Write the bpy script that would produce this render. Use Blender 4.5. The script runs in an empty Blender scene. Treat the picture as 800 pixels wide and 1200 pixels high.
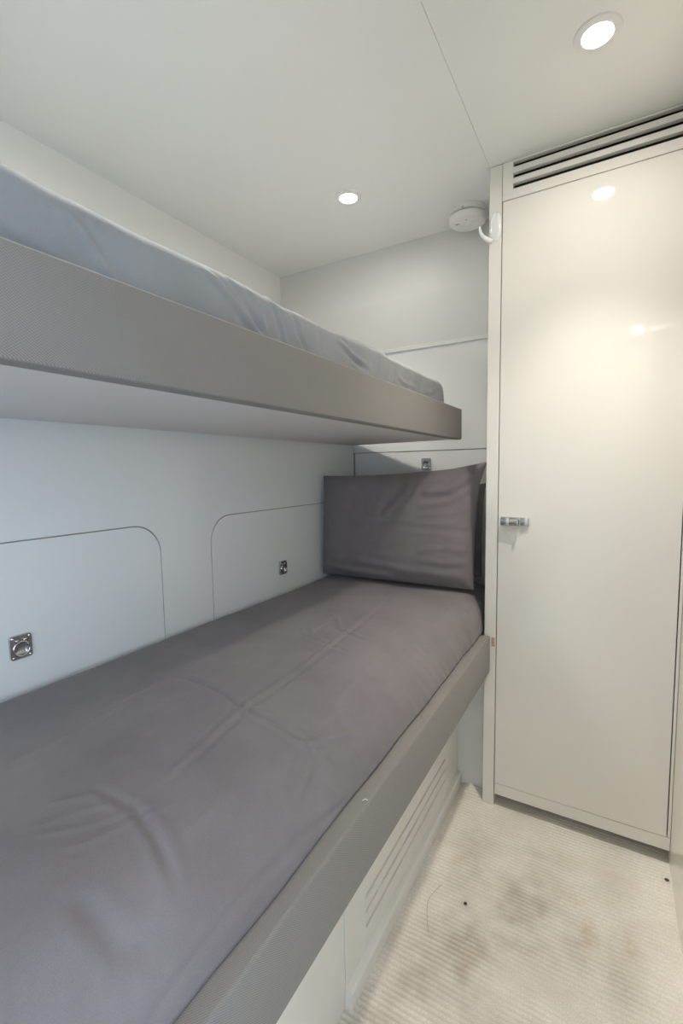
import bpy, bmesh, math, random
import numpy as np
from mathutils import Matrix, Vector, noise

S = bpy.context.scene
C = S.collection
random.seed(4)

# ------------------------------------------------------------------ camera
YAW, PITCH, ROLL, FPX = math.radians(30.4872), math.radians(-5.1246), math.radians(-0.9115), 540.55
CAM = Vector((0.0, 0.0, 1.0835))
fwd = Vector((-math.sin(YAW) * math.cos(PITCH), math.cos(YAW) * math.cos(PITCH), math.sin(PITCH)))
rgt = Vector((math.cos(YAW), math.sin(YAW), 0))
upv = rgt.cross(fwd)
R_ = rgt * math.cos(ROLL) + upv * math.sin(ROLL)
U_ = -rgt * math.sin(ROLL) + upv * math.cos(ROLL)
cd = bpy.data.cameras.new('camera')
cam = bpy.data.objects.new('camera', cd)
C.objects.link(cam)
m3 = Matrix((R_, U_, -fwd)).transposed()
cam.matrix_world = Matrix.Translation(CAM) @ m3.to_4x4()
cd.sensor_fit = 'VERTICAL'
cd.sensor_height = 36.0
cd.sensor_width = 24.0
cd.lens = FPX / 1200 * 36
cd.clip_start = 0.02
S.camera = cam

# ------------------------------------------------------------------ world, exposure
w = bpy.data.worlds.new('daylight')
S.world = w
w.use_nodes = True
bg = w.node_tree.nodes['Background']
# overcast sky above the horizon, sea below it
_nt = w.node_tree
_tc = _nt.nodes.new('ShaderNodeTexCoord')
_sp = _nt.nodes.new('ShaderNodeSeparateXYZ')
_rp = _nt.nodes.new('ShaderNodeValToRGB')
_rp.color_ramp.elements[0].position = 0.485
_rp.color_ramp.elements[0].color = (0.32, 0.42, 0.55, 1)
_rp.color_ramp.elements[1].position = 0.515
_rp.color_ramp.elements[1].color = (0.60, 0.77, 1.0, 1)
_mr = _nt.nodes.new('ShaderNodeMapRange')
_mr.inputs['From Min'].default_value = -1
_nt.links.new(_tc.outputs['Generated'], _sp.inputs[0])
_nt.links.new(_sp.outputs['Z'], _mr.inputs['Value'])
_nt.links.new(_mr.outputs['Result'], _rp.inputs['Fac'])
_nt.links.new(_rp.outputs['Color'], bg.inputs[0])
bg.inputs[1].default_value = 6.0
S.view_settings.view_transform = 'Standard'
S.view_settings.look = 'None'
S.view_settings.gamma = 1
S.view_settings.use_curve_mapping = False
S.view_settings.exposure = 0.44

WARM = (1.0, 0.945, 0.86)
LAMP_W = 1.3        # soft spill of a downlight lens
CORE_W = 44.0       # its narrow beam

# ------------------------------------------------------------------ dimensions (metres, floor = 0, camera above the origin)
ZC = 1.95          # ceiling
YC = 1.4463        # wardrobe front
YEL = 1.77         # end wall behind the pillows
YEU = 1.7257       # face of the panel above it
XL = -0.975        # locker wall beside the lower bunk
XU = -1.3168       # hull side beside the upper bunk
XJ = -0.3358       # left edge of the wardrobe post
XD, XDR = -0.2979, 0.1552
ZDT, ZDB, ZPL = 1.8445, 0.0783, 0.0396
XRW = 0.1654
YF = -1.0          # wall behind the camera


# ------------------------------------------------------------------ helpers
def new_obj(name, me, parent=None):
    o = bpy.data.objects.new(name, me)
    C.objects.link(o)
    if parent is not None:
        o.parent = parent
    return o


def obj(name, bm, m, parent=None, smooth=False):
    me = bpy.data.meshes.new(name)
    bmesh.ops.recalc_face_normals(bm, faces=bm.faces[:])
    bm.to_mesh(me)
    bm.free()
    for mm in (m if isinstance(m, (list, tuple)) else [m]):
        me.materials.append(mm)
    if smooth:
        for p in me.polygons:
            p.use_smooth = True
        if smooth == 'auto':
            me.set_sharp_from_angle(angle=math.radians(35))
    return new_obj(name, me, parent)


def thing(name, label, cat, group=None, loc=(0, 0, 0)):
    o = bpy.data.objects.new(name, None)
    o.empty_display_size = 0.05
    C.objects.link(o)
    o.location = loc
    return tag(o, label, cat, group)


def tag(o, label=None, cat=None, group=None, kind=None):
    if label:
        o['label'] = label
    if cat:
        o['category'] = cat
    if group:
        o['group'] = group
    if kind:
        o['kind'] = kind
    return o


def box(bm, x0, x1, y0, y1, z0, z1, bev=0.0, seg=2):
    r = bmesh.ops.create_cube(bm, size=1)
    for v in r['verts']:
        v.co = Vector(((x0 + x1) / 2 + v.co.x * (x1 - x0), (y0 + y1) / 2 + v.co.y * (y1 - y0), (z0 + z1) / 2 + v.co.z * (z1 - z0)))
    if bev > 0:
        es = list({e for v in r['verts'] for e in v.link_edges})
        bmesh.ops.bevel(bm, geom=es, offset=bev, segments=seg, affect='EDGES', profile=0.5)
    return bm


def bx(*a, **k):
    return box(bmesh.new(), *a, **k)


def prism(bm, pts, depth):
    """pts: 3D outline, extruded by the vector depth"""
    vs = [bm.verts.new(p) for p in pts]
    f = bm.faces.new(vs)
    r = bmesh.ops.extrude_face_region(bm, geom=[f])
    for v in r['geom']:
        if isinstance(v, bmesh.types.BMVert):
            v.co += Vector(depth)
    return bm


def lathe(bm, prof, n=40, M=None, close=False):
    """prof: (radius, height) pairs spun about local z"""
    M = M or Matrix()
    rings = []
    for r, h in prof:
        if r < 1e-6:
            rings.append([bm.verts.new(M @ Vector((0, 0, h)))])
        else:
            rings.append([bm.verts.new(M @ Vector((r * math.cos(2 * math.pi * i / n), r * math.sin(2 * math.pi * i / n), h))) for i in range(n)])
    for a, b in zip(rings, rings[1:]):
        for i in range(n):
            j = (i + 1) % n
            if len(a) == 1 and len(b) == 1:
                continue
            if len(a) == 1:
                bm.faces.new((a[0], b[i], b[j]))
            elif len(b) == 1:
                bm.faces.new((a[i], a[j], b[0]))
            else:
                bm.faces.new((a[i], a[j], b[j], b[i]))
    return bm


def tube(bm, pts, radii, n=10, flat=1.0):
    pts = [Vector(p) for p in pts]
    rings = []
    nrm = None
    for i, p in enumerate(pts):
        t = (pts[min(i + 1, len(pts) - 1)] - pts[max(i - 1, 0)]).normalized()
        if nrm is None:
            nrm = t.orthogonal().normalized()
        nrm = (nrm - t * nrm.dot(t)).normalized()
        bn = t.cross(nrm)
        r = radii[i] if isinstance(radii, (list, tuple)) else radii
        rings.append([bm.verts.new(p + nrm * (r * math.cos(2 * math.pi * k / n)) + bn * (r * flat * math.sin(2 * math.pi * k / n))) for k in range(n)])
    for a, b in zip(rings, rings[1:]):
        for k in range(n):
            j = (k + 1) % n
            bm.faces.new((a[k], a[j], b[j], b[k]))
    bm.faces.new(rings[0])
    bm.faces.new(rings[-1][::-1])
    return bm


def torus(bm, Rr, r, M, n=36, k=10):
    g = [[bm.verts.new(M @ Vector(((Rr + r * math.cos(2 * math.pi * j / k)) * math.cos(2 * math.pi * i / n), (Rr + r * math.cos(2 * math.pi * j / k)) * math.sin(2 * math.pi * i / n), r * math.sin(2 * math.pi * j / k)))) for j in range(k)] for i in range(n)]
    for i in range(n):
        for j in range(k):
            bm.faces.new((g[i][j], g[(i + 1) % n][j], g[(i + 1) % n][(j + 1) % k], g[i][(j + 1) % k]))
    return bm


# ------------------------------------------------------------------ materials
def mat(name, col, rough=0.4, metal=0.0, coat=0.0, bump=None, vary=None, sheen=0.0, spec=0.5, coat_rough=0.03):
    """bump: (scale, strength, distance) noise relief; vary: (scale, colour2, amount) soft colour variation"""
    m = bpy.data.materials.new(name)
    m.use_nodes = True
    nt = m.node_tree
    b = nt.nodes['Principled BSDF']
    b.inputs['Base Color'].default_value = (*col, 1)
    b.inputs['Roughness'].default_value = rough
    b.inputs['Metallic'].default_value = metal
    b.inputs['Specular IOR Level'].default_value = spec
    b.inputs['Coat Weight'].default_value = coat
    b.inputs['Coat Roughness'].default_value = coat_rough
    if sheen:
        b.inputs['Sheen Weight'].default_value = sheen
        b.inputs['Sheen Roughness'].default_value = 0.5
    tc = nt.nodes.new('ShaderNodeTexCoord')
    if bump:
        n = nt.nodes.new('ShaderNodeTexNoise')
        n.inputs['Scale'].default_value = bump[0]
        n.inputs['Detail'].default_value = 4
        nt.links.new(tc.outputs['Object'], n.inputs['Vector'])
        bp = nt.nodes.new('ShaderNodeBump')
        bp.inputs['Strength'].default_value = bump[1]
        bp.inputs['Distance'].default_value = bump[2]
        nt.links.new(n.outputs['Fac'], bp.inputs['Height'])
        nt.links.new(bp.outputs['Normal'], b.inputs['Normal'])
    if vary:
        n = nt.nodes.new('ShaderNodeTexNoise')
        n.inputs['Scale'].default_value = vary[0]
        n.inputs['Detail'].default_value = 5
        nt.links.new(tc.outputs['Object'], n.inputs['Vector'])
        mx = nt.nodes.new('ShaderNodeMix')
        mx.data_type = 'RGBA'
        mx.inputs['A'].default_value = (*col, 1)
        mx.inputs['B'].default_value = (*vary[1], 1)
        mr = nt.nodes.new('ShaderNodeMapRange')
        mr.inputs['From Min'].default_value = 0.35
        mr.inputs['From Max'].default_value = 0.75
        mr.inputs['To Max'].default_value = vary[2]
        nt.links.new(n.outputs['Fac'], mr.inputs['Value'])
        nt.links.new(mr.outputs['Result'], mx.inputs['Factor'])
        nt.links.new(mx.outputs['Result'], b.inputs['Base Color'])
    return m


M_LACQ = mat('white_lacquer', (0.81, 0.785, 0.735), 0.045)
M_WALL = mat('white_gloss_panel', (0.77, 0.78, 0.77), 0.10)
M_ENDP = mat('white_satin_panel', (0.72, 0.72, 0.69), 0.45)
M_CEIL = mat('ceiling_satin_white', (0.84, 0.845, 0.815), 0.38, vary=(5, (0.81, 0.81, 0.78), 0.4))
M_CREAM = mat('cream_lacquer', (0.90, 0.865, 0.77), 0.25)
M_KICK = mat('white_base_paint', (0.80, 0.79, 0.76), 0.3, vary=(14, (0.72, 0.69, 0.63), 0.35))
M_UNDER = mat('grey_board', (0.78, 0.75, 0.73), 0.55, bump=(60, 0.1, 0.002))
M_GROOVE = mat('groove_shadow_gap', (0.42, 0.38, 0.34), 0.7)
M_VENT_SHADE = mat('vent_shade_black', (0.012, 0.012, 0.012), 0.9)  # near-black colour painting the shade inside the wardrobe vent
M_CHROME = mat('polished_chrome', (0.72, 0.72, 0.72), 0.14, metal=1.0)
M_STEEL = mat('stainless_steel', (0.50, 0.49, 0.47), 0.25, metal=1.0, bump=(90, 0.05, 0.001))
M_PLASTIC = mat('white_plastic', (0.84, 0.83, 0.80), 0.35)
M_PLASTIC_C = mat('clear_white_plastic', (0.85, 0.86, 0.87), 0.12, coat=0.5)
M_GREY = mat('grey_plastic', (0.25, 0.25, 0.25), 0.5)
M_RING = mat('lamp_ring_white', (0.82, 0.81, 0.79), 0.3)
M_CHIP = mat('bare_wood', (0.48, 0.30, 0.19), 0.8, vary=(160, (0.70, 0.58, 0.46), 0.8))
M_CRUMB = mat('dark_crumb', (0.06, 0.05, 0.04), 0.8)
M_THREAD = mat('tan_thread', (0.5, 0.38, 0.24), 0.8)


def lamp_mat():
    m = bpy.data.materials.new('lamp_lens')
    m.use_nodes = True
    b = m.node_tree.nodes['Principled BSDF']
    b.inputs['Base Color'].default_value = (0.9, 0.9, 0.9, 1)
    b.inputs['Emission Color'].default_value = (1.0, 0.95, 0.87, 1)
    b.inputs['Emission Strength'].default_value = 40
    return m


M_LENS = lamp_mat()


def fabric(name, c1, c2, scale=900, bump=0.25, big=6.0, sheen=0.15):
    """woven cotton: crossed threads + mottled dye"""
    m = mat(name, c1, 0.85, sheen=sheen, spec=0.2)
    nt = m.node_tree
    b = nt.nodes['Principled BSDF']
    tc = nt.nodes['Texture Coordinate']
    n = nt.nodes.new('ShaderNodeTexNoise')
    n.inputs['Scale'].default_value = big
    n.inputs['Detail'].default_value = 8
    n.inputs['Roughness'].default_value = 0.65
    f = nt.nodes.new('ShaderNodeTexNoise')
    f.inputs['Scale'].default_value = scale
    f.inputs['Detail'].default_value = 2
    ad = nt.nodes.new('ShaderNodeMath')
    ad.operation = 'MULTIPLY_ADD'
    ad.inputs[1].default_value = 0.55
    mx = nt.nodes.new('ShaderNodeMix')
    mx.data_type = 'RGBA'
    mx.inputs['A'].default_value = (*c1, 1)
    mx.inputs['B'].default_value = (*c2, 1)
    bp = nt.nodes.new('ShaderNodeBump')
    bp.inputs['Strength'].default_value = bump
    bp.inputs['Distance'].default_value = 0.0008
    L = nt.links.new
    L(tc.outputs['Object'], n.inputs['Vector'])
    L(tc.outputs['Object'], f.inputs['Vector'])
    L(f.outputs['Fac'], ad.inputs[0])
    L(n.outputs['Fac'], ad.inputs[2])
    mr = nt.nodes.new('ShaderNodeMapRange')
    mr.inputs['From Min'].default_value = 0.44
    mr.inputs['From Max'].default_value = 1.04
    L(ad.outputs['Value'], mr.inputs['Value'])
    L(mr.outputs['Result'], mx.inputs['Factor'])
    L(mx.outputs['Result'], b.inputs['Base Color'])
    L(f.outputs['Fac'], bp.inputs['Height'])
    L(bp.outputs['Normal'], b.inputs['Normal'])
    return m


M_SHEET = fabric('taupe_cotton_sheet', (0.165, 0.147, 0.154), (0.243, 0.219, 0.226))
M_PILLOW = fabric('taupe_pillowcase', (0.172, 0.153, 0.161), (0.245, 0.218, 0.226), big=9)
M_SHEETU = fabric('grey_cotton_sheet', (0.27, 0.285, 0.305), (0.35, 0.365, 0.385))


def ribbed(name, c1, c2, pitch=0.0028):
    """rail upholstery: fine ribbed weave (ribs along the rail, broken by cross threads)"""
    m = mat(name, c1, 0.7, spec=0.3, sheen=0.1)
    nt = m.node_tree
    L = nt.links.new
    b = nt.nodes['Principled BSDF']
    tc = nt.nodes['Texture Coordinate']
    sp = nt.nodes.new('ShaderNodeSeparateXYZ')
    L(tc.outputs['Object'], sp.inputs[0])

    def sine(sock_a, ka, sock_b, kb):
        m1 = nt.nodes.new('ShaderNodeMath'); m1.operation = 'MULTIPLY'; m1.inputs[1].default_value = ka
        m2 = nt.nodes.new('ShaderNodeMath'); m2.operation = 'MULTIPLY_ADD'; m2.inputs[1].default_value = kb
        s = nt.nodes.new('ShaderNodeMath'); s.operation = 'SINE'
        L(sock_a, m1.inputs[0]); L(sock_b, m2.inputs[0]); L(m1.outputs[0], m2.inputs[2]); L(m2.outputs[0], s.inputs[0])
        return s.outputs[0]
    k = 2 * math.pi / pitch
    xz = nt.nodes.new('ShaderNodeMath'); xz.operation = 'SUBTRACT'
    L(sp.outputs['Z'], xz.inputs[0]); L(sp.outputs['X'], xz.inputs[1])
    s1 = sine(xz.outputs[0], k, sp.outputs['Y'], k * 0.75)
    s2 = sine(xz.outputs[0], -k, sp.outputs['Y'], k * 0.75)
    mu = nt.nodes.new('ShaderNodeMath'); mu.operation = 'MULTIPLY_ADD'; mu.inputs[1].default_value = 0.45
    L(s2, mu.inputs[0]); L(s1, mu.inputs[2])
    mr = nt.nodes.new('ShaderNodeMapRange')
    mr.inputs['From Min'].default_value = -1.3
    mr.inputs['From Max'].default_value = 1.3
    L(mu.outputs[0], mr.inputs['Value'])
    mx = nt.nodes.new('ShaderNodeMix'); mx.data_type = 'RGBA'
    mx.inputs['A'].default_value = (*c1, 1); mx.inputs['B'].default_value = (*c2, 1)
    L(mr.outputs['Result'], mx.inputs['Factor'])
    L(mx.outputs['Result'], b.inputs['Base Color'])
    bp = nt.nodes.new('ShaderNodeBump')
    bp.inputs['Strength'].default_value = 0.35
    bp.inputs['Distance'].default_value = 0.0006
    L(mr.outputs['Result'], bp.inputs['Height'])
    L(bp.outputs['Normal'], b.inputs['Normal'])
    return m


M_RAIL = ribbed('ribbed_taupe_upholstery', (0.205, 0.191, 0.18), (0.29, 0.273, 0.258))


def carpet():
    m = mat('ribbed_cream_carpet', (0.6, 0.55, 0.46), 0.95, spec=0.1, sheen=0.2)
    nt = m.node_tree
    L = nt.links.new
    b = nt.nodes['Principled BSDF']
    tc = nt.nodes['Texture Coordinate']

    def tex(scale, detail=4, rough=0.55):
        n = nt.nodes.new('ShaderNodeTexNoise')
        n.inputs['Scale'].default_value = scale
        n.inputs['Detail'].default_value = detail
        n.inputs['Roughness'].default_value = rough
        L(tc.outputs['Object'], n.inputs['Vector'])
        return n.outputs['Fac']

    def rng(s, a, c, lo=0.0, hi=1.0):
        r = nt.nodes.new('ShaderNodeMapRange')
        r.inputs['From Min'].default_value = a
        r.inputs['From Max'].default_value = c
        r.inputs['To Min'].default_value = lo
        r.inputs['To Max'].default_value = hi
        L(s, r.inputs['Value'])
        return r.outputs['Result']

    def mix(f, a, c):
        x = nt.nodes.new('ShaderNodeMix'); x.data_type = 'RGBA'
        L(f, x.inputs['Factor'])
        if isinstance(a, tuple): x.inputs['A'].default_value = (*a, 1)
        else: L(a, x.inputs['A'])
        x.inputs['B'].default_value = (*c, 1)
        return x.outputs['Result']
    # pile in the furrows holds more dirt where the carpet is trodden (vertex attribute 'dirt' = worn patches)
    at = nt.nodes.new('ShaderNodeAttribute'); at.attribute_name = 'dirt'
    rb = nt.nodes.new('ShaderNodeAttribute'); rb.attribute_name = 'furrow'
    col = mix(rng(tex(330, 3), 0.36, 0.66), (0.93, 0.895, 0.82), (0.79, 0.75, 0.675))
    col = mix(rng(tex(7, 6, .6), 0.42, 0.72, 0, 0.35), col, (0.53, 0.46, 0.36))
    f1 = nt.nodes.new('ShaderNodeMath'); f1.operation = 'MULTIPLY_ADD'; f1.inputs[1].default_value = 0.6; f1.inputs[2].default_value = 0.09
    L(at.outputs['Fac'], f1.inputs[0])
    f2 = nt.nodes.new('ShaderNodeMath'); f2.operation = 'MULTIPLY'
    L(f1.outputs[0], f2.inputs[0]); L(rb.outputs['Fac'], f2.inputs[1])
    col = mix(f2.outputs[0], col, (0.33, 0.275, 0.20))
    f3 = nt.nodes.new('ShaderNodeMath'); f3.operation = 'MULTIPLY'
    L(at.outputs['Fac'], f3.inputs[0]); L(rng(tex(30, 5), 0.3, 0.7, 0.3, 0.75), f3.inputs[1])
    col = mix(f3.outputs[0], col, (0.37, 0.325, 0.26))
    ru = nt.nodes.new('ShaderNodeAttribute'); ru.attribute_name = 'rust'
    f4 = nt.nodes.new('ShaderNodeMath'); f4.operation = 'MULTIPLY'
    L(ru.outputs['Fac'], f4.inputs[0]); L(rng(tex(60, 4), 0.3, 0.65, 0.1, 0.7), f4.inputs[1])
    col = mix(f4.outputs[0], col, (0.50, 0.33, 0.16))
    L(col, b.inputs['Base Color'])
    bp = nt.nodes.new('ShaderNodeBump')
    bp.inputs['Strength'].default_value = 0.6
    bp.inputs['Distance'].default_value = 0.003
    L(tex(380, 4), bp.inputs['Height'])
    L(bp.outputs['Normal'], b.inputs['Normal'])
    return m


M_CARPET = carpet()

# ------------------------------------------------------------------ floor: ribbed carpet
def seg_dist(px, py, line):
    d = 1e9
    for (ax, ay), (bx_, by_) in zip(line, line[1:]):
        vx, vy = bx_ - ax, by_ - ay
        t = max(0, min(1, ((px - ax) * vx + (py - ay) * vy) / (vx * vx + vy * vy + 1e-12)))
        d = min(d, math.hypot(px - ax - t * vx, py - ay - t * vy))
    return d


def grid_mesh(name, P, m, parent=None, smooth=True):
    """P: (n, k, 3) array of points"""
    n, k = P.shape[:2]
    idx = np.arange(n * k).reshape(n, k)
    f = np.stack([idx[:-1, :-1], idx[1:, :-1], idx[1:, 1:], idx[:-1, 1:]], -1).reshape(-1, 4)
    me = bpy.data.meshes.new(name)
    me.from_pydata(P.reshape(-1, 3).tolist(), [], f.tolist())
    me.materials.append(m)
    me.validate()
    if smooth:
        for p in me.polygons:
            p.use_smooth = True
    return new_obj(name, me, parent)


PITCH_R = 0.0118
ys = np.concatenate([np.arange(YF, 0.55, PITCH_R / 2), np.arange(0.55, 1.60, PITCH_R / 6)])
xs = np.linspace(-0.47, 0.30, 56)
Pf = np.zeros((len(ys), len(xs), 3))
dirt = np.zeros((len(ys), len(xs)))
furrow = np.zeros((len(ys), len(xs)))
stains = [(-0.13, 1.17, .05, .09, .9), (-0.17, 1.02, .08, .10, .55), (-0.25, 0.96, .05, .08, .9), (-0.30, 1.12, .05, .12, .5),
          (-0.04, 1.10, .03, .07, .55), (-0.34, 0.86, .05, .10, .9), (-0.22, 0.84, .08, .06, .6), (0.05, 1.05, .035, .05, .45),
          (-0.20, 1.30, .10, .05, .35), (-0.31, 1.26, .04, .08, .35), (-0.10, 0.80, .06, .06, .5), (0.02, 1.28, .05, .04, .3),
          (-0.39, 0.72, .05, .05, .9), (-0.19, 1.12, .03, .06, .7)]
for i, y in enumerate(ys):
    for j, x in enumerate(xs):
        wob = 0.0022 * noise.noise((x * 16, y * 12, 0.3)) + 0.008 * noise.noise((x * 2.2, y * 1.5, 4.0))
        ph = (y + wob) / PITCH_R * 2 * math.pi
        h = 0.5 + 0.5 * math.cos(ph)
        wear = max(0.12, min(1, 0.6 + 0.9 * noise.noise((x * 8, y * 8, 7.0))))
        z = 0.0022 * h * wear
        # the carpet edge is tucked up against the end panel and post foot
        if x < -0.325:
            lift = max(0, 1 - abs(y - 1.487) / 0.045) if y < 1.487 else 1
            side = max(0, min(1, (x + 0.425) / 0.03)) * max(0, min(1, (-0.325 - x) / 0.03))
            z += 0.011 * lift * side
        Pf[i, j] = (x, y, z)
        furrow[i, j] = (1 - h) * wear
        d = 0
        for sx, sy, rx, ry, a in stains:
            d += a * math.exp(-(((x - sx + .02 * noise.noise((x * 20, y * 20, 1))) / rx) ** 2 + ((y - sy + .02 * noise.noise((x * 20, y * 20, 2))) / ry) ** 2))
        dirt[i, j] = min(1, d * (0.75 + 0.5 * noise.noise((x * 30, y * 30, 9))))
floor = grid_mesh('floor', Pf, M_CARPET)
rust = np.zeros((len(ys), len(xs)))
for i, y in enumerate(ys):
    for sx, sy, rx, ry, a in ((-.015, 1.13, .012, .035, .9), (.068, 1.14, .011, .03, .7), (-.06, 1.21, .03, .03, .35), (-.34, 1.19, .015, .05, .4), (.05, 1.33, .03, .02, .3), (-.24, .93, .015, .03, .4)):
        rust[i] += a * np.exp(-(((xs - sx) / rx) ** 2 + ((y - sy) / ry) ** 2))
for nm, arr in (('dirt', dirt), ('furrow', furrow), ('rust', rust)):
    a = floor.data.attributes.new(nm, 'FLOAT', 'POINT')
    a.data.foreach_set('value', np.clip(arr, 0, 1).reshape(-1).astype(np.float32))
tag(floor, 'worn cream ribbed carpet with brown stains', kind='structure')
obj('subfloor', bx(-1.4, 0.5, YF - .05, 2.0, -0.06, -0.004), M_GROOVE, floor)

# ------------------------------------------------------------------ ceiling
ceil = obj('ceiling', bx(-1.45, 0.5, YF - .05, 2.05, ZC + 0.006, ZC + 0.06), M_GROOVE)
tag(ceil, 'off-white panelled ceiling with one straight joint', kind='structure')
obj('ceiling_panel', bx(-1.40, XJ - 0.0004, YF, 1.90, ZC, ZC + 0.0058, bev=0.0006, seg=1), M_CEIL, ceil)
obj('ceiling_panel', bx(XJ + 0.0004, 0.40, YF, 1.90, ZC - 0.0012, ZC + 0.0058, bev=0.0006, seg=1), M_CEIL, ceil)

# ------------------------------------------------------------------ walls
def arc(cy, cz, r, a0, a1, n=10):
    return [(cy + r * math.cos(math.radians(a0 + (a1 - a0) * i / n)), cz + r * math.sin(math.radians(a0 + (a1 - a0) * i / n))) for i in range(n + 1)]


ZB = 1.1885        # underside of the upper bunk
ZH = 0.9595        # top of the locker hatches
RAD = 0.075
G = 0.0010         # half groove
HA = 0.758         # far edge of the near hatch
HB = 0.926         # near edge of the far hatch
out = [(YF, ZB + .02), (YEL, ZB + .02), (YEL, 0.5), (YEL - 0.006, 0.5), (YEL - 0.006, ZH + G)]
out += arc(HB + RAD - G, ZH - RAD + G, RAD, 90, 180)
out += [(HB - G, 0.5), (HA + G, 0.5)]
out += arc(HA - RAD + G, ZH - RAD + G, RAD, 0, 90)
out += [(-0.62, ZH + G), (-0.62, 0.5), (YF, 0.5)]
wl = obj('wall_left', prism(bmesh.new(), [(XL, y, z) for y, z in out], (-0.006, 0, 0)), M_WALL)
tag(wl, 'glossy white lower side wall beside the lower bunk', kind='structure')
obj('backing', bx(XL - 0.04, XL - 0.0055, YF - .05, 1.9, -0.05, ZB + .02), M_GROOVE, wl)

wu = obj('wall_left_upper', bx(XU - 0.04, XU, YF - .05, 1.9, ZB - .02, ZC + .02), M_CEIL)
tag(wu, 'off-white upper side wall beside the upper bunk', kind='structure')
obj('ledge', bx(XU - .02, XL - 0.002, YF - .05, 1.9, ZB - .03, ZB + 0.012), M_ENDP, wu)

ZG = 1.157
bm = bx(XU - .02, -0.30, YEL, YEL + 0.006, ZG + 0.0017, 1.60)
wb = obj('wall_back', bm, M_WALL)
tag(wb, 'glossy white end wall behind the pillows', kind='structure')
obj('backing', bx(XU - .05, 0.5, YEL + 0.0055, YEL + 0.05, -0.05, ZC + .03), M_GROOVE, wb)
# panel above: upright under the ceiling, then curving back to the wall
pv = [(YEU, ZC + .004), (YEU, 1.75)] + [(YEU + 0.043 * t ** 1.25, 1.75 - 0.178 * t) for t in [k / 14 for k in range(1, 15)]] + [(YEL + .004, 1.572), (YEL + .004, ZC + .004)]
obj('upper_panel', prism(bmesh.new(), [(XU - .02, y, z) for y, z in pv], (-.30 - XU + .02, 0, 0)), M_ENDP, wb, 'auto')
obj('trim_strip', bx(XL, -0.30, YEL - 0.009, YEL + .003, 1.556, 1.571, bev=0.001, seg=1), M_ENDP, wb)

wr = obj('wall_right', bx(XRW, XRW + 0.035, -0.03, 1.95, -0.03, ZC + .02, bev=0.002), M_CREAM)
tag(wr, 'plain cream lacquered wall at the right edge', kind='structure')
# wall beyond the camera with the window that lets the daylight in
W0, W1, WZ0, WZ1 = -0.80, -0.03, 0.35, 1.50
bm = bmesh.new()
box(bm, XRW, XRW + .035, YF - .05, W0, -0.03, ZC + .02)
box(bm, XRW, XRW + .035, W0, W1, -0.03, WZ0)
box(bm, XRW, XRW + .035, W0, W1, WZ1, ZC + .02)
o = obj('wall_right_rear', bm, M_CREAM)
tag(o, 'cream side wall around the window beside the camera', kind='structure')
wi = obj('window_1', bx(XRW + .030, XRW + .034, W0 - .005, W1 + .005, WZ0 - .005, WZ1 + .005), mat('window_glass', (1, 1, 1), 0.0))
tag(wi, 'side window behind the camera letting in daylight', kind='structure')
gm = wi.data.materials[0]
nt = gm.node_tree
nt.nodes.remove(nt.nodes['Principled BSDF'])
tr = nt.nodes.new('ShaderNodeBsdfTransparent')
gl = nt.nodes.new('ShaderNodeBsdfGlossy'); gl.inputs['Roughness'].default_value = 0.02
ms = nt.nodes.new('ShaderNodeMixShader'); ms.inputs[0].default_value = 0.05
nt.links.new(tr.outputs[0], ms.inputs[1]); nt.links.new(gl.outputs[0], ms.inputs[2])
nt.links.new(ms.outputs[0], nt.nodes['Material Output'].inputs[0])
bm = bmesh.new()
for a in ((W0, W0 + .02, WZ0, WZ1), (W1 - .02, W1, WZ0, WZ1), (W0 + .02, W1 - .02, WZ0, WZ0 + .02), (W0 + .02, W1 - .02, WZ1 - .02, WZ1)):
    box(bm, XRW - .006, XRW + .03, a[0], a[1], a[2], a[3])
obj('window_frame', bm, M_STEEL, wi)
pl = bpy.data.lights.new('window_portal', 'AREA')
pl.shape = 'RECTANGLE'; pl.size = W1 - W0; pl.size_y = WZ1 - WZ0
pl.cycles.is_portal = True
po = bpy.data.objects.new('window_portal', pl); C.objects.link(po)
po.location = (XRW + .037, (W0 + W1) / 2, (WZ0 + WZ1) / 2)
po.rotation_euler = (math.radians(90), 0, math.radians(90))
wf = obj('wall_front', bx(-1.45, 0.5, YF - .06, YF, -0.05, ZC + .03), M_CREAM)
tag(wf, 'cream wall behind the camera', kind='structure')

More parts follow.
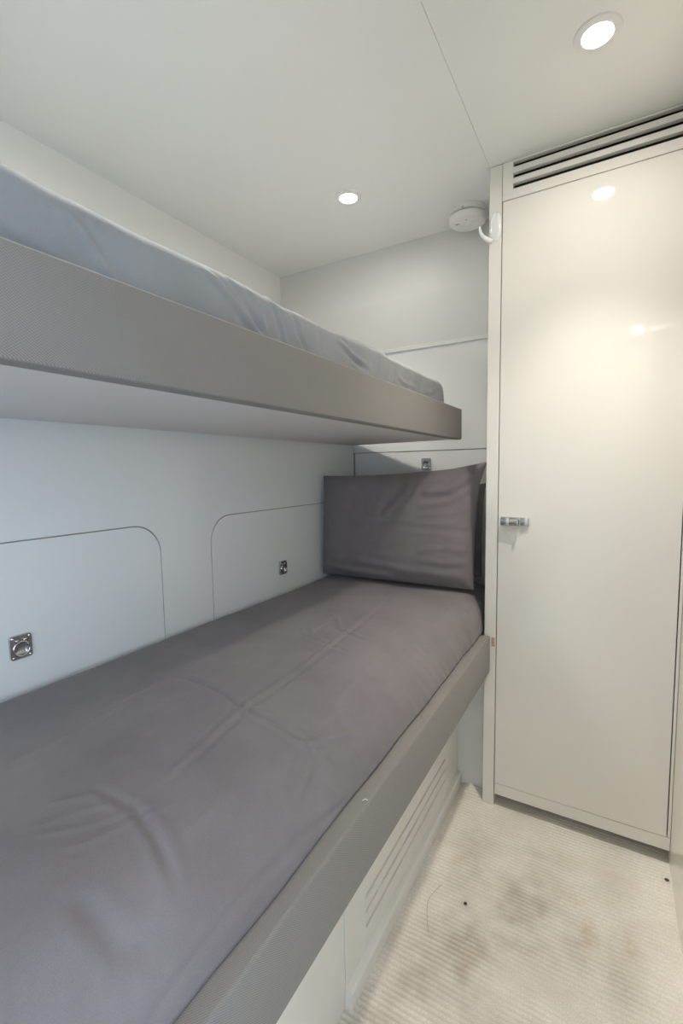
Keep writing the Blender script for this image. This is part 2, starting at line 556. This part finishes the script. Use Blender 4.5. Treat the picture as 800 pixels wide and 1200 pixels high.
# ------------------------------------------------------------------ locker hatches with flush ring pulls
def ring_pull(parent, M, wy=0.038, hz=0.046):
    """M: local frame, x right, y up, z out of the wall"""
    bm = bmesh.new()
    r = 0.005
    pts = []
    for cx, cy, a in ((wy / 2 - r, hz / 2 - r, 0), (-wy / 2 + r, hz / 2 - r, 90), (-wy / 2 + r, -hz / 2 + r, 180), (wy / 2 - r, -hz / 2 + r, 270)):
        for k in range(5):
            t = math.radians(a + 22.5 * k)
            pts.append((cx + r * math.cos(t), cy + r * math.sin(t)))
    R0, cy0 = 0.0162, -0.0035
    n = len(pts)
    lo = [bm.verts.new(M @ Vector((x, y, -.0040))) for x, y in pts]
    hi = [bm.verts.new(M @ Vector((x, y, 0.0016))) for x, y in pts]
    tp = [bm.verts.new(M @ Vector((x * .96, y * .965, 0.0024))) for x, y in pts]
    ang = [math.atan2(y - cy0, x) for x, y in pts]
    rim = [bm.verts.new(M @ Vector((R0 * math.cos(t), cy0 + R0 * math.sin(t), 0.0022))) for t in ang]
    for A, B in ((lo, hi), (hi, tp), (tp, rim)):
        for i in range(n):
            j = (i + 1) % n
            bm.faces.new((A[i], A[j], B[j], B[i]))
    prev = rim
    for q, d in ((.92, -.0006), (.75, -.0025), (.5, -.0035), (.25, -.0038)):
        ring = [bm.verts.new(M @ Vector((R0 * q * math.cos(t), cy0 + R0 * q * math.sin(t), d))) for t in ang]
        for i in range(n):
            j = (i + 1) % n
            bm.faces.new((prev[i], prev[j], ring[j], ring[i]))
        prev = ring
    c = bm.verts.new(M @ Vector((0, cy0, -.0039)))
    for i in range(n):
        bm.faces.new((prev[i], prev[(i + 1) % n], c))
    plate = obj('pull_plate', bm, M_STEEL, parent, 'auto')
    obj('pull_ring', torus(bmesh.new(), 0.0140, 0.0016, M @ Matrix.Translation((0, cy0, 0.0028))), M_CHROME, plate, True)
    bm = bmesh.new()
    for x0, x1 in ((-.011, -.003), (.003, .011)):
        tube(bm, [M @ Vector((x0, .0135, .0035)), M @ Vector((x1, .0135, .0035))], 0.0022)
    obj('hinge', bm, M_CHROME, plate, True)
    for sx in (-1, 1):
        for sy in (-1, 1):
            obj('screw', lathe(bmesh.new(), [(0.0021, 0), (0.0021, .0012), (.0012, .0019), (0, .002)], 12, M @ Matrix.Translation((sx * (wy / 2 - .0045), sy * (hz / 2 - .0045), 0.002))), M_CHROME, plate, 'auto')


def wallframe(origin, right, up):
    r, u = Vector(right), Vector(up)
    n = r.cross(u)
    m = Matrix((r, u, n)).transposed().to_4x4()
    m.translation = Vector(origin)
    return m


def hatch(label, outline, depth, Mp):
    t = thing('locker_hatch', label, 'hatch', 'flush locker hatches')
    obj('hatch_panel', prism(bmesh.new(), outline, depth), M_WALL, t)
    ring_pull(t, Mp)
    return t


hz0 = 0.52
o1 = [(-0.62 + G * 2, hz0), (HA - G, hz0)] + arc(HA - RAD - G, ZH - RAD - G, RAD - G, 0, 90) + [(-0.62 + G * 2, ZH - G)]
hatch('near locker hatch with round-cornered edge at the left of the lower bunk', [(XL + .0002, y, z) for y, z in o1], (-0.0055, 0, 0), wallframe((XL + .0043, 0.4275, 0.7565), (0, 1, 0), (0, 0, 1)))
o2 = [(HB + G, hz0), (YEL - 0.008, hz0), (YEL - 0.008, ZH - G)] + arc(HB + RAD + G, ZH - RAD - G, RAD - G, 90, 180)
hatch('far locker hatch in the side wall next to the front pillow', [(XL + .0002, y, z) for y, z in o2], (-0.0055, 0, 0), wallframe((XL + .0043, 1.247, 0.7545), (0, 1, 0), (0, 0, 1)))
o3 = [(XL + 0.006, hz0), (XJ - .001, hz0), (XJ - .001, ZG - .002), (XL + 0.006, ZG - .002)]
hatch('end wall locker hatch above the pillows with a small square pull', [(x, YEL + .0002, z) for x, z in o3], (0, 0.0052, 0), wallframe((-0.645, YEL - .0043, 1.105), (1, 0, 0), (0, 0, 1)))

# ------------------------------------------------------------------ wardrobe
wd = thing('wardrobe', 'tall glossy white built-in wardrobe with louvred top vent', 'wardrobe')
obj('side_post', bx(XJ, XD - 0.0022, YC, YC + 0.045, 0.0, ZC - .002, bev=0.0025), M_LACQ, wd)
obj('side_panel', bx(XJ + .002, XJ + .02, YC + .045, YEL + .02, 0.0, ZC - .002), M_LACQ, wd)
obj('carcass', bx(XD - .008, XRW - .001, YC + .03, YEL + .01, 0.06, ZDT + .004), M_GROOVE, wd)
door = obj('door', bx(XD, XDR, YC - 0.0005, YC + 0.022, ZDB, ZDT - .0012, bev=0.0015), M_LACQ, wd)
obj('plinth', bx(XD, XRW - .001, YC, YC + 0.03, ZPL, ZDB - 0.0012, bev=0.001, seg=1), M_LACQ, wd)
obj('edge_strip', bx(XDR + 0.0025, XRW - .0008, YC, YC + 0.03, ZDB, ZDT, bev=0.001, seg=1), M_LACQ, wd)
obj('toe_board', bx(XD - .005, XRW - .001, YC + .09, YC + .10, 0.0, .065), M_UNDER, wd)
# louvre: three long slots between slats
LX0, LX1 = -0.2705, XRW - .001
lv = obj('vent_frame', bx(XD - .001, LX0, YC, YC + .018, ZDT + .001, ZC - .002, bev=0.0008, seg=1), M_LACQ, wd)
slots = [(1.872, 1.886), (1.901, 1.915), (1.930, 1.9435)]
edges = [ZDT + .001] + [v for s in slots for v in s] + [ZC - .002]
for k in range(0, len(edges), 2):
    obj('slat', bx(LX0 - .001, LX1, YC, YC + .016, edges[k], edges[k + 1], bev=0.0008, seg=1), M_LACQ, wd)
obj('vent_shade_back', bx(XD, LX1, YC + .045, YC + .05, ZDT, ZC - .002), M_VENT_SHADE, wd)  # black plates behind the slats paint the slots' inner shade
obj('vent_shade_top', bx(XD, LX1, YC + .0165, YC + .045, ZC - .004, ZC - .0022), M_VENT_SHADE, wd)  # added black plate, keeps the top slot dark
obj('vent_shade_floor', bx(XD, LX1, YC + .0165, YC + .045, ZDT - .0005, ZDT + .002), M_VENT_SHADE, wd)
obj('worn_patch', bx(-0.3135, -0.3030, YC - 0.0008, YC + .002, 0.527, 0.556, bev=0.0006, seg=1), M_CHIP, wd)
# latch on the door
yl = YC - 0.0005
h = obj('latch_plate', bx(-0.2895, -0.2095, yl - .005, yl, .9115, .9365, bev=0.0015), M_STEEL, door, 'auto')
bm = bmesh.new()
box(bm, -0.2885, -0.262, yl - .017, yl - .005, .9125, .9355, bev=0.003)
tube(bm, [(-.262, yl - .012, .923), (-.243, yl - .012, .923)], 0.0085, 16)
box(bm, -0.246, -0.236, yl - .024, yl - .005, .914, .931, bev=0.003)
box(bm, -0.233, -0.212, yl - .009, yl - .005, .9135, .9345, bev=0.0015)
obj('latch_lever', bm, M_STEEL, door, 'auto')

# ------------------------------------------------------------------ lower bunk
lb = thing('lower_bunk', 'lower built-in bunk with taupe ribbed rail and white vented base', 'bunk')
XRO = -0.3166
obj('front_rail', bx(XRO - .034, XRO, -0.95, YC - 0.001, 0.4426, 0.5605, bev=0.005, seg=3), M_RAIL, lb, 'auto')
obj('bed_board', bx(XL + .002, XRO - .03, -0.95, YEL - .004, 0.45, 0.48), M_UNDER, lb)
# base: far panel with three long vent grooves, near plain panel, skirting
XK = -0.432
YN, YKE = 0.722, 1.4974
gr = [(0.090, 0.099), (0.125, 0.134), (0.160, 0.169)]
G0, G1 = 0.812, 1.362
obj('base_panel', bx(XK - .02, XK - .005, YN, YKE, 0.0, .45), M_KICK, lb)
obj('vent_stile', bx(XK - .0055, XK, YN + .001, G0, 0.02, .45, bev=.001, seg=1), M_KICK, lb)
obj('vent_stile', bx(XK - .0055, XK, G1, YKE, 0.02, .45, bev=.001, seg=1), M_KICK, lb)
ed = [0.02] + [v for g in gr for v in g] + [.45]
for k in range(0, len(ed), 2):
    obj('vent_slat', bx(XK - .0055, XK, G0 - .0005, G1 + .0005, ed[k], ed[k + 1], bev=.0012, seg=1), M_KICK, lb)
obj('base_panel', bx(-.47, XK - .002, -.95, YN - .001, 0.0, .45), M_KICK, lb)
bm = prism(bmesh.new(), [(XK - .004, YN, 0.0), (-.418, YN, 0.0), (-.418, YN, .034), (-.4215, YN, .041), (XK - .004, YN, .046)], (0, YKE - YN, 0))
obj('skirting', bm, M_KICK, lb)
obj('end_panel', bx(XK - .02, XJ - .0005, YKE, YKE + .015, 0.0, .45), M_WALL, lb)
tube_b = bmesh.new()
tube(tube_b, [(-.3275, .607, .5605), (-.3235, .609, .5635), (-.3195, .611, .5615)], .0006, 6)
obj('loose_thread', tube_b, M_PLASTIC, lb)

# ------------------------------------------------------------------ mattresses
def resample(pts, step, count=None):
    pts = [np.array(p, float) for p in pts]
    # Catmull-Rom
    dense = []
    for i in range(len(pts) - 1):
        p0, p1, p2, p3 = pts[max(i - 1, 0)], pts[i], pts[i + 1], pts[min(i + 2, len(pts) - 1)]
        for t in np.linspace(0, 1, 24, endpoint=False):
            dense.append(0.5 * (2 * p1 + (p2 - p0) * t + (2 * p0 - 5 * p1 + 4 * p2 - p3) * t * t + (3 * p1 - p0 - 3 * p2 + p3) * t ** 3))
    dense.append(pts[-1])
    d = np.array(dense)
    L = np.concatenate([[0], np.cumsum(np.linalg.norm(np.diff(d, axis=0), axis=1))])
    s = np.linspace(0, L[-1], count or max(8, int(L[-1] / step)))
    return np.stack([np.interp(s, L, d[:, 0]), np.interp(s, L, d[:, 1])], 1)


def ridge(x, y, line, width, amp):
    d = seg_dist(x, y, line)
    if d > width * 4:
        return 0.0
    q = d / width
    return 1.7 * amp * (math.exp(-q * q) - 0.45 * math.exp(-((q - 1.8) / 0.9) ** 2))


def ridge_np(X, Y, line, width, amp):
    """the same crease over whole arrays, fading out towards both ends"""
    best = np.full(X.shape, 1e9)
    tt = np.zeros(X.shape)
    n = len(line) - 1
    for k, ((ax, ay), (bx_, by_)) in enumerate(zip(line, line[1:])):
        vx, vy = bx_ - ax, by_ - ay
        t = np.clip(((X - ax) * vx + (Y - ay) * vy) / (vx * vx + vy * vy + 1e-12), 0, 1)
        d = np.hypot(X - ax - t * vx, Y - ay - t * vy)
        tt = np.where(d < best, (k + t) / n, tt)
        best = np.minimum(best, d)
    q = best / width
    fade = np.clip(np.minimum(tt, 1 - tt) / 0.22, 0, 1)
    return amp * fade * (np.exp(-q * q) - 0.4 * np.exp(-((q - 1.9) / 1.1) ** 2))


def mattress(name, label, m, prof, y0, y1, rows, rnd, disp, zbase, group, creases=(), side_creases=(), step=0.007, prof2=None):
    pr = resample(prof, step)
    pr2 = resample(prof2, step, len(pr)) if prof2 else pr
    P = np.zeros((len(rows), len(pr), 3))
    for i, y in enumerate(rows):
        b = min(max((y - 1.05) / 0.38, 0), 1)
        b = b * b * (3 - 2 * b)
        e = min(max((y1 - y) / rnd, 0), 1)
        e2 = min(max((y - y0) / rnd, 0), 1)
        k = math.sqrt(max(0, 1 - (1 - e) ** 2)) * math.sqrt(max(0, 1 - (1 - e2) ** 2))
        xc = prof[0][0]
        for j, (x, z) in enumerate(pr * (1 - b) + pr2 * b):
            zz = zbase + (z - zbase) * (0.25 + 0.75 * k)
            inset = (1 - k) * 0.03 * max(0, (x - xc) / (pr[:, 0].max() - xc))
            P[i, j] = (x - inset, y, zz)
    # displacement along the normal
    du = np.gradient(P, axis=0); dv = np.gradient(P, axis=1)
    N = np.cross(dv, du)
    N /= (np.linalg.norm(N, axis=2, keepdims=True) + 1e-9)
    if N[len(rows) // 2, len(pr) // 2, 2] < 0:
        N = -N
    D = np.zeros(P.shape[:2])
    for i in range(P.shape[0]):
        for j in range(P.shape[1]):
            D[i, j] = disp(*P[i, j], N[i, j])
    top = N[..., 2] > 0.45
    for line, wd_, a in creases:
        D += np.where(top, ridge_np(P[..., 0], P[..., 1], line, wd_, a), 0)
    for line, wd_, a in side_creases:
        D += np.where((N[..., 0] > 0.45), ridge_np(P[..., 1], P[..., 2], line, wd_, a), 0)
    P += N * D[..., None]
    o = grid_mesh(name, P, m)
    # close underside and ends
    me = o.data
    bm = bmesh.new(); bm.from_mesh(me)
    be = [e for e in bm.edges if e.is_boundary]
    bmesh.ops.holes_fill(bm, edges=be, sides=0)
    bmesh.ops.recalc_face_normals(bm, faces=bm.faces[:])
    bm.to_mesh(me); bm.free()
    for p in me.polygons:
        p.use_smooth = True
    tag(o, label, 'mattress', group)
    return o


CR = [([(-.80, .60), (-.74, .604), (-.693, .605), (-.60, .592), (-.544, .575), (-.459, .575), (-.40, .571), (-.365, .556)], .0050, -.0038),
      ([(-.62, 1.42), (-.60, 1.30), (-.587, 1.13), (-.572, .962), (-.55, .749), (-.548, .59), (-.52, .448), (-.509, .359), (-.483, .278)], .0055, .0026),
      ([(-.60, 1.30), (-.572, 1.13), (-.560, .962), (-.540, .749), (-.534, .59), (-.512, .448), (-.50, .359)], .0045, -.0016),
      ([(-.58, .322), (-.554, .325), (-.525, .327), (-.501, .329), (-.448, .319), (-.415, .31), (-.38, .298)], .0060, -.0034),
      ([(-.46, .225), (-.44, .229), (-.42, .23), (-.39, .234), (-.38, .255), (-.385, .29)], .0110, -.0024),
      ([(-.575, .24), (-.56, .264), (-.545, .296), (-.515, .333)], .0040, .0012),
      ([(-.55, .245), (-.534, .264), (-.516, .288), (-.492, .334), (-.48, .36)], .0040, .0013),
      ([(-.515, .245), (-.502, .26), (-.49, .293), (-.473, .344), (-.455, .39)], .0040, .0012),
      ([(-.600, .27), (-.575, .30), (-.54, .335)], .0035, .0009),
      ([(-.443, .99), (-.443, .937), (-.435, .745), (-.41, .598)], .0050, .0016),
      ([(-.43, .571), (-.41, .571), (-.395, .618), (-.38, .674)], .0050, .0050),
      ([(-.42, .572), (-.395, .562), (-.385, .54), (-.372, .49)], .0060, .0050),
      ([(-.44, .60), (-.40, .585), (-.37, .60)], .0040, -.0030),
      ([(-.405, .55), (-.39, .52), (-.385, .47)], .0045, -.0026),
      ([(-.41, 1.36), (-.41, 1.26), (-.412, 1.004), (-.405, .807)], .0065, .0022),
      ([(-.722, .20), (-.722, .28), (-.723, .415), (-.754, .594)], .0045, .0016),
      ([(-.67, 1.10), (-.60, 1.0), (-.50, .97)], .0065, .0020),
      ([(-.70, .98), (-.62, .90), (-.50, .88)], .0055, -.0014),
      ([(-.75, 1.25), (-.66, 1.05), (-.64, .85)], .0055, .0016),
      ([(-.46, .44), (-.43, .40), (-.42, .34)], .0080, .0024),
      ([(-.62, .46), (-.60, .40), (-.585, .34)], .0070, .0018)]
UPC = [([(.50, 1.38), (.53, 1.36), (.58, 1.33), (.63, 1.30)], .006, .0045),
       ([(.54, 1.39), (.575, 1.36), (.61, 1.33), (.64, 1.30)], .005, -.0040),
       ([(.60, 1.385), (.62, 1.35), (.625, 1.30)], .006, .0040),
       ([(.66, 1.39), (.675, 1.35), (.69, 1.31)], .006, .0042),
       ([(.72, 1.385), (.73, 1.34), (.76, 1.31)], .006, -.0035),
       ([(.88, 1.37), (.93, 1.345), (1.0, 1.33)], .006, .0040),
       ([(.90, 1.35), (.97, 1.325), (1.02, 1.32)], .005, -.0032),
       ([(1.18, 1.34), (1.26, 1.325), (1.33, 1.33)], .006, .0036),
       ([(1.40, 1.32), (1.47, 1.335), (1.54, 1.36)], .006, .0040),
       ([(.30, 1.37), (.34, 1.33), (.36, 1.30)], .006, .0026),
       ([(.20, 1.33), (.24, 1.31), (.30, 1.30)], .006, -.0026)]


def disp_low(x, y, z, n):
    d = 0.0016 * noise.noise((x * 5, y * 5, 0)) + 0.0007 * noise.noise((x * 22, y * 14, 3))
    # gathers on the overhanging front side
    s = max(0.0, min(1.0, (x + 0.42) / 0.06))
    if s > 0:
        q = y + 0.35 * (z - 0.6)
        d += s * 0.0030 * noise.noise((q * 42, z * 7, 5)) * max(0, min(1, (y - .75) / .25))
        d += s * 0.0045 * noise.noise((y * 6.5, z * 3, 8))
    return d


rows_low = np.concatenate([np.arange(-0.92, 0.05, 0.03), np.arange(0.05, 1.70, 0.0042), [1.705, 1.710, 1.7145, 1.718, 1.72]])
prof_low = [(-.968, .485), (-.970, .56), (-.968, .640), (-.955, .668), (-.91, .675), (-.75, .677), (-.58, .676), (-.47, .668), (-.415, .652), (-.375, .620), (-.353, .588), (-.3435, .563)]
mattress('mattress', 'mattress in a creased taupe cotton sheet on the lower bunk', M_SHEET, prof_low, -0.92, 1.72, rows_low, 0.06, disp_low, 0.56, 'bunk mattresses', CR, [([(.62, .565), (.55, .572), (.474, .585), (.37, .592), (.27, .588), (.15, .575)], .005, -.0024)], 0.0045,
         prof_low[:7] + [(-.46, .675), (-.405, .669), (-.368, .650), (-.350, .612), (-.3435, .563)])


def disp_up(x, y, z, n):
    d = 0.0065 * noise.noise((x * 4, y * 4.2, 1.5)) + 0.0012 * noise.noise((x * 16, y * 12, 2))
    s = max(0.0, min(1.0, (x + 0.57) / 0.05))
    if s > 0:
        q = y + 0.5 * (1.39 - z)
        fold = noise.noise((q * 19, z * 4, 3.3))
        loc = math.exp(-((y - .68) / .12) ** 2) + .6 * math.exp(-((y - 1.2) / .2) ** 2) + .35
        d += s * 0.0052 * fold * min(1, loc)
        d += s * 0.0018 * noise.noise((q * 55, z * 9, 6)) * min(1, loc)
        d += s * 0.004 * noise.noise((y * 5, z * 4, 7))
    return d


rows_up = np.concatenate([np.arange(-0.92, 0.0, 0.03), np.arange(0.0, 1.58, 0.005), np.linspace(1.585, 1.612, 9)])
prof_up = [(-1.30, 1.215), (-1.305, 1.30), (-1.295, 1.375), (-1.25, 1.392), (-1.0, 1.398), (-.75, 1.398), (-.60, 1.396), (-.545, 1.392), (-.526, 1.380), (-.517, 1.355), (-.515, 1.31), (-.518, 1.26), (-.519, 1.215)]
mattress('mattress', 'mattress in a pale blue-grey sheet on the upper bunk', M_SHEETU, prof_up, -0.92, 1.614, rows_up, 0.035, disp_up, 1.215, 'bunk mattresses', (), UPC, 0.005)

# ------------------------------------------------------------------ upper bunk
ub = thing('upper_bunk', 'upper cantilevered bunk with taupe ribbed front rail', 'bunk')
XUF = -0.476
obj('front_rail', bx(XUF - .030, XUF, -0.95, 1.6725, 1.1885, 1.2965, bev=0.0035, seg=3), M_RAIL, ub, 'auto')
bm = prism(bmesh.new(), [(XUF - .004, -.95, ZB + .002), (XUF - .004, 1.668, ZB + .002), (XL + .003, 1.764, ZB + .002), (XL + .003, -.95, ZB + .002)], (0, 0, .02))
obj('bottom_board', bm, M_UNDER, ub)

# ------------------------------------------------------------------ pillows
def pillow(label, corners, thick, back, m, seed, nrm, wamp=0.6, ear=0.0, group='pillows on the lower bunk'):
    """corners: BL, BR, TR, TL of the seam outline; nrm: facing direction of the front side"""
    BL, BR, TR, TL = [Vector(c) for c in corners]
    nrm = Vector(nrm).normalized()
    nu, nv = 76, 56
    W = (BR - BL).length
    Hh = (TL - BL).length
    sides = []
    for sgn in (1, -1):
        P = np.zeros((nv, nu, 3))
        for i in range(nv):
            v = -math.cos(math.pi * i / (nv - 1))          # denser at the rim
            v = 0.55 * v + 0.45 * (2 * i / (nv - 1) - 1)
            for j in range(nu):
                u = -math.cos(math.pi * j / (nu - 1))
                u = 0.55 * u + 0.45 * (2 * j / (nu - 1) - 1)
                a, b = (u + 1) / 2, (v + 1) / 2
                p = BL * (1 - a) * (1 - b) + BR * a * (1 - b) + TR * a * b + TL * (1 - a) * b
                # outline sags in between the corners
                p += (TL - BL).normalized() * (-0.010 * (1 - u * u) * v * (abs(v) ** 2)) * (1.0 if v > 0 else 0.0)
                p += (BR - BL).normalized() * (-0.007 * (1 - v * v) * u * (abs(u) ** 2))
                q = max(0, (u + v) / 2 - .80) / .20 if u > .7 and v > .7 else 0
                p += ((BR - BL).normalized() * .9 + (TL - BL).normalized() * .45 + nrm * .5) * (ear * q ** 1.5)
                e = (max(0, 1 - abs(u) ** 3.2) ** 0.55) * (max(0, 1 - abs(v) ** (3.0 if v > 0 else 5.0)) ** 0.55)
                t = (thick if sgn > 0 else back) * e
                w_ = 0
                if sgn > 0:
                    x, z = a * W, b * Hh
                    k = min(1, e * 1.6)
                    w_ += 0.006 * noise.noise((x * 6, z * 9, seed)) + 0.0026 * noise.noise((x * 11 + z * 9, z * 24, seed + 2)) + 0.0012 * noise.noise((x * 30 - z * 14, z * 40, seed + 3))
                    # long horizontal crease, pulls towards the top right corner and the right hem
                    w_ += ridge(x, z, [(0.0, .20 * Hh / .4), (.2 * W, .20 * Hh / .4), (.55 * W, .205 * Hh / .4), (.97 * W, .185 * Hh / .4)], .006, -.0035)
                    w_ += ridge(x, z, [(.40 * W, .40 * Hh), (.44 * W, .70 * Hh), (.50 * W, .96 * Hh)], .012, .003)
                    w_ += ridge(x, z, [(.48 * W, .62 * Hh), (.60 * W, .78 * Hh), (.62 * W, .98 * Hh)], .009, .0055)
                    w_ += ridge(x, z, [(.54 * W, .58 * Hh), (.56 * W, .78 * Hh), (.53 * W, .92 * Hh)], .007, .0035)
                    w_ += ridge(x, z, [(.72 * W, .80 * Hh), (.86 * W, .80 * Hh), (.99 * W, .97 * Hh)], .011, .006)
                    w_ += ridge(x, z, [(.70 * W, .68 * Hh), (.86 * W, .72 * Hh), (.97 * W, .82 * Hh)], .010, .003)
                    w_ += ridge(x, z, [(.05 * W, .10 * Hh), (.25 * W, .07 * Hh), (.5 * W, .06 * Hh)], .012, .006)
                    w_ += ridge(x, z, [(.30 * W, .18 * Hh), (.6 * W, .12 * Hh), (.95 * W, .10 * Hh)], .012, .003)
                    w_ += ridge(x, z, [(.70 * W, .30 * Hh), (.85 * W, .33 * Hh), (.98 * W, .30 * Hh)], .007, .0025)
                    w_ += ridge(x, z, [(.72 * W, .22 * Hh), (.86 * W, .20 * Hh), (.98 * W, .23 * Hh)], .007, .0025)
                    w_ += ridge(x, z, [(.68 * W, .56 * Hh), (.85 * W, .57 * Hh), (.98 * W, .60 * Hh)], .006, -.002)
                    w_ *= k * wamp
                p = p + nrm * (sgn * t + w_)
                P[i, j] = p
        sides.append(P)
    o = grid_mesh('pillow', sides[0], m)
    b2 = grid_mesh('tmp', sides[1], m)
    bm = bmesh.new()
    bm.from_mesh(o.data); bm.from_mesh(b2.data)
    bpy.data.objects.remove(b2)
    bmesh.ops.remove_doubles(bm, verts=bm.verts[:], dist=0.0008)
    bmesh.ops.recalc_face_normals(bm, faces=bm.faces[:])
    bm.to_mesh(o.data); bm.free()
    for p in o.data.polygons:
        p.use_smooth = True
    tag(o, label, 'pillow', group)
    return o


pillow('front taupe pillow leaning in the lower bunk corner', [(-.969, 1.498, .684), (-.384, 1.505, .684), (-.379, 1.568, 1.094), (-.969, 1.512, 1.064)], 0.068, 0.045, M_PILLOW, 1.0, (0.05, -1, .10), ear=0.024)
pillow('rear taupe pillow mostly hidden behind the front pillow', [(-.945, 1.690, .690), (-.402, 1.682, .690), (-.396, 1.705, 1.03), (-.945, 1.705, 1.01)], 0.045, 0.050, M_PILLOW, 5.0, (0.03, -1, .05))

# ------------------------------------------------------------------ downlights
def downlight(label, x, y, r, z=ZC, k=1.0, core=1.0, cone=62):
    t = thing('ceiling_downlight', label, 'downlight', 'ceiling downlights', (x, y, z))
    obj('ring', lathe(bmesh.new(), [(r * .62, -.001), (r * .66, -.0048), (r * .80, -.0045), (r * .97, -.0025), (r, 0.0), (r * .98, .001)], 48), M_RING, t, 'auto')
    obj('lens', lathe(bmesh.new(), [(0, -.0032), (r * .4, -.003), (r * .63, -.0018)], 40), M_LENS, t, True)
    l = bpy.data.lights.new('downlight_beam', 'AREA')
    l.shape = 'DISK'
    l.size = r * 1.2
    l.energy = LAMP_W * k
    l.color = WARM
    l.spread = math.radians(172)
    lo = bpy.data.objects.new('downlight_beam', l)
    C.objects.link(lo)
    lo.parent = t
    lo.location = (0, 0, -.006)
    sl = bpy.data.lights.new('downlight_core', 'SPOT')
    sl.energy = CORE_W * core
    sl.color = WARM
    sl.spot_size = math.radians(cone)
    sl.spot_blend = 1.0
    sl.shadow_soft_size = r * .6
    so = bpy.data.objects.new('downlight_core', sl)
    C.objects.link(so)
    so.parent = t
    so.location = (0, 0, -.03)
    return t


downlight('bright round downlight over the aisle in front of the wardrobe', -0.0551, 1.1349, 0.044, ZC - .0012, k=0.80, core=0.54, cone=83)
downlight('round downlight above the far end of the upper bunk', -0.7547, 1.3562, 0.042, k=0.45, core=0.45, cone=96)
downlight('round downlight above the near end of the upper bunk', -0.80, 0.53, 0.042, core=0.42, cone=100)
downlight('round downlight over the aisle behind the camera', 0.105, -0.67, 0.044, ZC - .0012, core=0.3, cone=125)

# ------------------------------------------------------------------ smoke detector
sd = thing('smoke_detector', 'round white smoke detector on the ceiling beside the wardrobe', 'smoke detector', None, (-0.452, 1.640, ZC))
obj('base', lathe(bmesh.new(), [(0.0, 0), (.061, 0), (.062, -.003), (.062, -.014), (.058, -.017), (0, -.017)], 56), M_PLASTIC, sd, 'auto')
bd = obj('body', lathe(bmesh.new(), [(.050, -.015), (.050, -.020), (.0605, -.021), (.062, -.024), (.0605, -.034), (.055, -.040), (.040, -.0425), (0, -.043)], 56), M_PLASTIC, sd, 'auto')
obj('test_button', lathe(bmesh.new(), [(0.0, -.0452), (.011, -.045), (.0125, -.0425), (.0125, -.040)], 28, Matrix.Translation((.012, -.004, 0))), M_PLASTIC, bd, 'auto')
bm = bmesh.new()
for k in range(3):
    box(bm, -.036 + k * .0045, -.0335 + k * .0045, -.022, -.014, -.0432, -.040)
obj('sounder_slots', bm, M_GREY, bd)
obj('indicator', lathe(bmesh.new(), [(0, -.0442), (.0018, -.044), (.002, -.042)], 12, Matrix.Translation((.004, -.032, 0))), M_GREY, bd)
bm = bmesh.new()
for k in range(2):
    box(bm, -.002 + k * .004, -.0005 + k * .004, -.0632, -.061, -.019, -.012)
obj('vent_notch', bm, M_GREY, bd)

# ------------------------------------------------------------------ coat hook on the post
hk = thing('coat_hook', 'small white plastic hook stuck to the wardrobe post', 'hook', None, (-0.316, YC, 1.78))
y0 = -.0005
bm = bmesh.new()
prof = [(0, .042), (.006, .0405), (.011, .034), (.0145, .022), (.016, .005), (.0155, -.012), (.013, -.026), (.009, -.036), (0, -.041)]
M = Matrix.Translation((0, y0, 0)) @ Matrix.Diagonal((1, .45, 1, 1))
lathe(bm, [(r, h_) for r, h_ in prof], 28, M)
bmesh.ops.bisect_plane(bm, geom=bm.verts[:] + bm.edges[:] + bm.faces[:], plane_co=(0, y0, 0), plane_no=(0, 1, 0), clear_outer=True)
obj('hook_body', bm, M_PLASTIC_C, hk, True)
pts, rad = [], []
for k in range(15):
    t = k / 14
    a = math.radians(-75 - 105 * t)
    pts.append((-.016 + .026 * math.cos(a) * 1.0, y0 - .008 - .012 * math.sin(math.pi * t * .8), -.012 + .028 * math.sin(a) + .018 * t))
    rad.append(.0115 - .0078 * t ** .8)
obj('hook_arm', tube(bmesh.new(), pts, rad, 12, .7), M_PLASTIC_C, hk, True)

# ------------------------------------------------------------------ small things lying on the carpet
def crumb(label, x, y, r, s):
    bm = bmesh.new()
    bmesh.ops.create_icosphere(bm, subdivisions=2, radius=r)
    for v in bm.verts:
        k = 1 + .35 * noise.noise(v.co * (1.3 / r) + Vector((s, 0, 0)))
        v.co = Vector((v.co.x * k * 1.2, v.co.y * k, v.co.z * k * .55))
    o = obj('crumb', bm, M_CRUMB, None, True)
    o.location = (x, y, .0022 + r * .35)
    tag(o, label, 'crumb', 'crumbs on the carpet')


crumb('dark crumb on the carpet beside the vented bunk base', -.2845, 1.061, .0036, 1)
crumb('dark crumb on the carpet against the cream right wall', .154, 1.385, .0045, 4)
tb = tube(bmesh.new(), [(-.352, 1.085, .0035), (-.3586, 1.065, .004), (-.366, 1.040, .0038), (-.3674, 1.0195, .004), (-.362, 1.0, .0036), (-.3562, .9825, .004), (-.347, .962, .0036), (-.3384, .945, .004)], .0006, 6)
tag(obj('thread', tb, M_THREAD, None, True), 'thin tan thread lying on the carpet by the bunk base', 'thread')
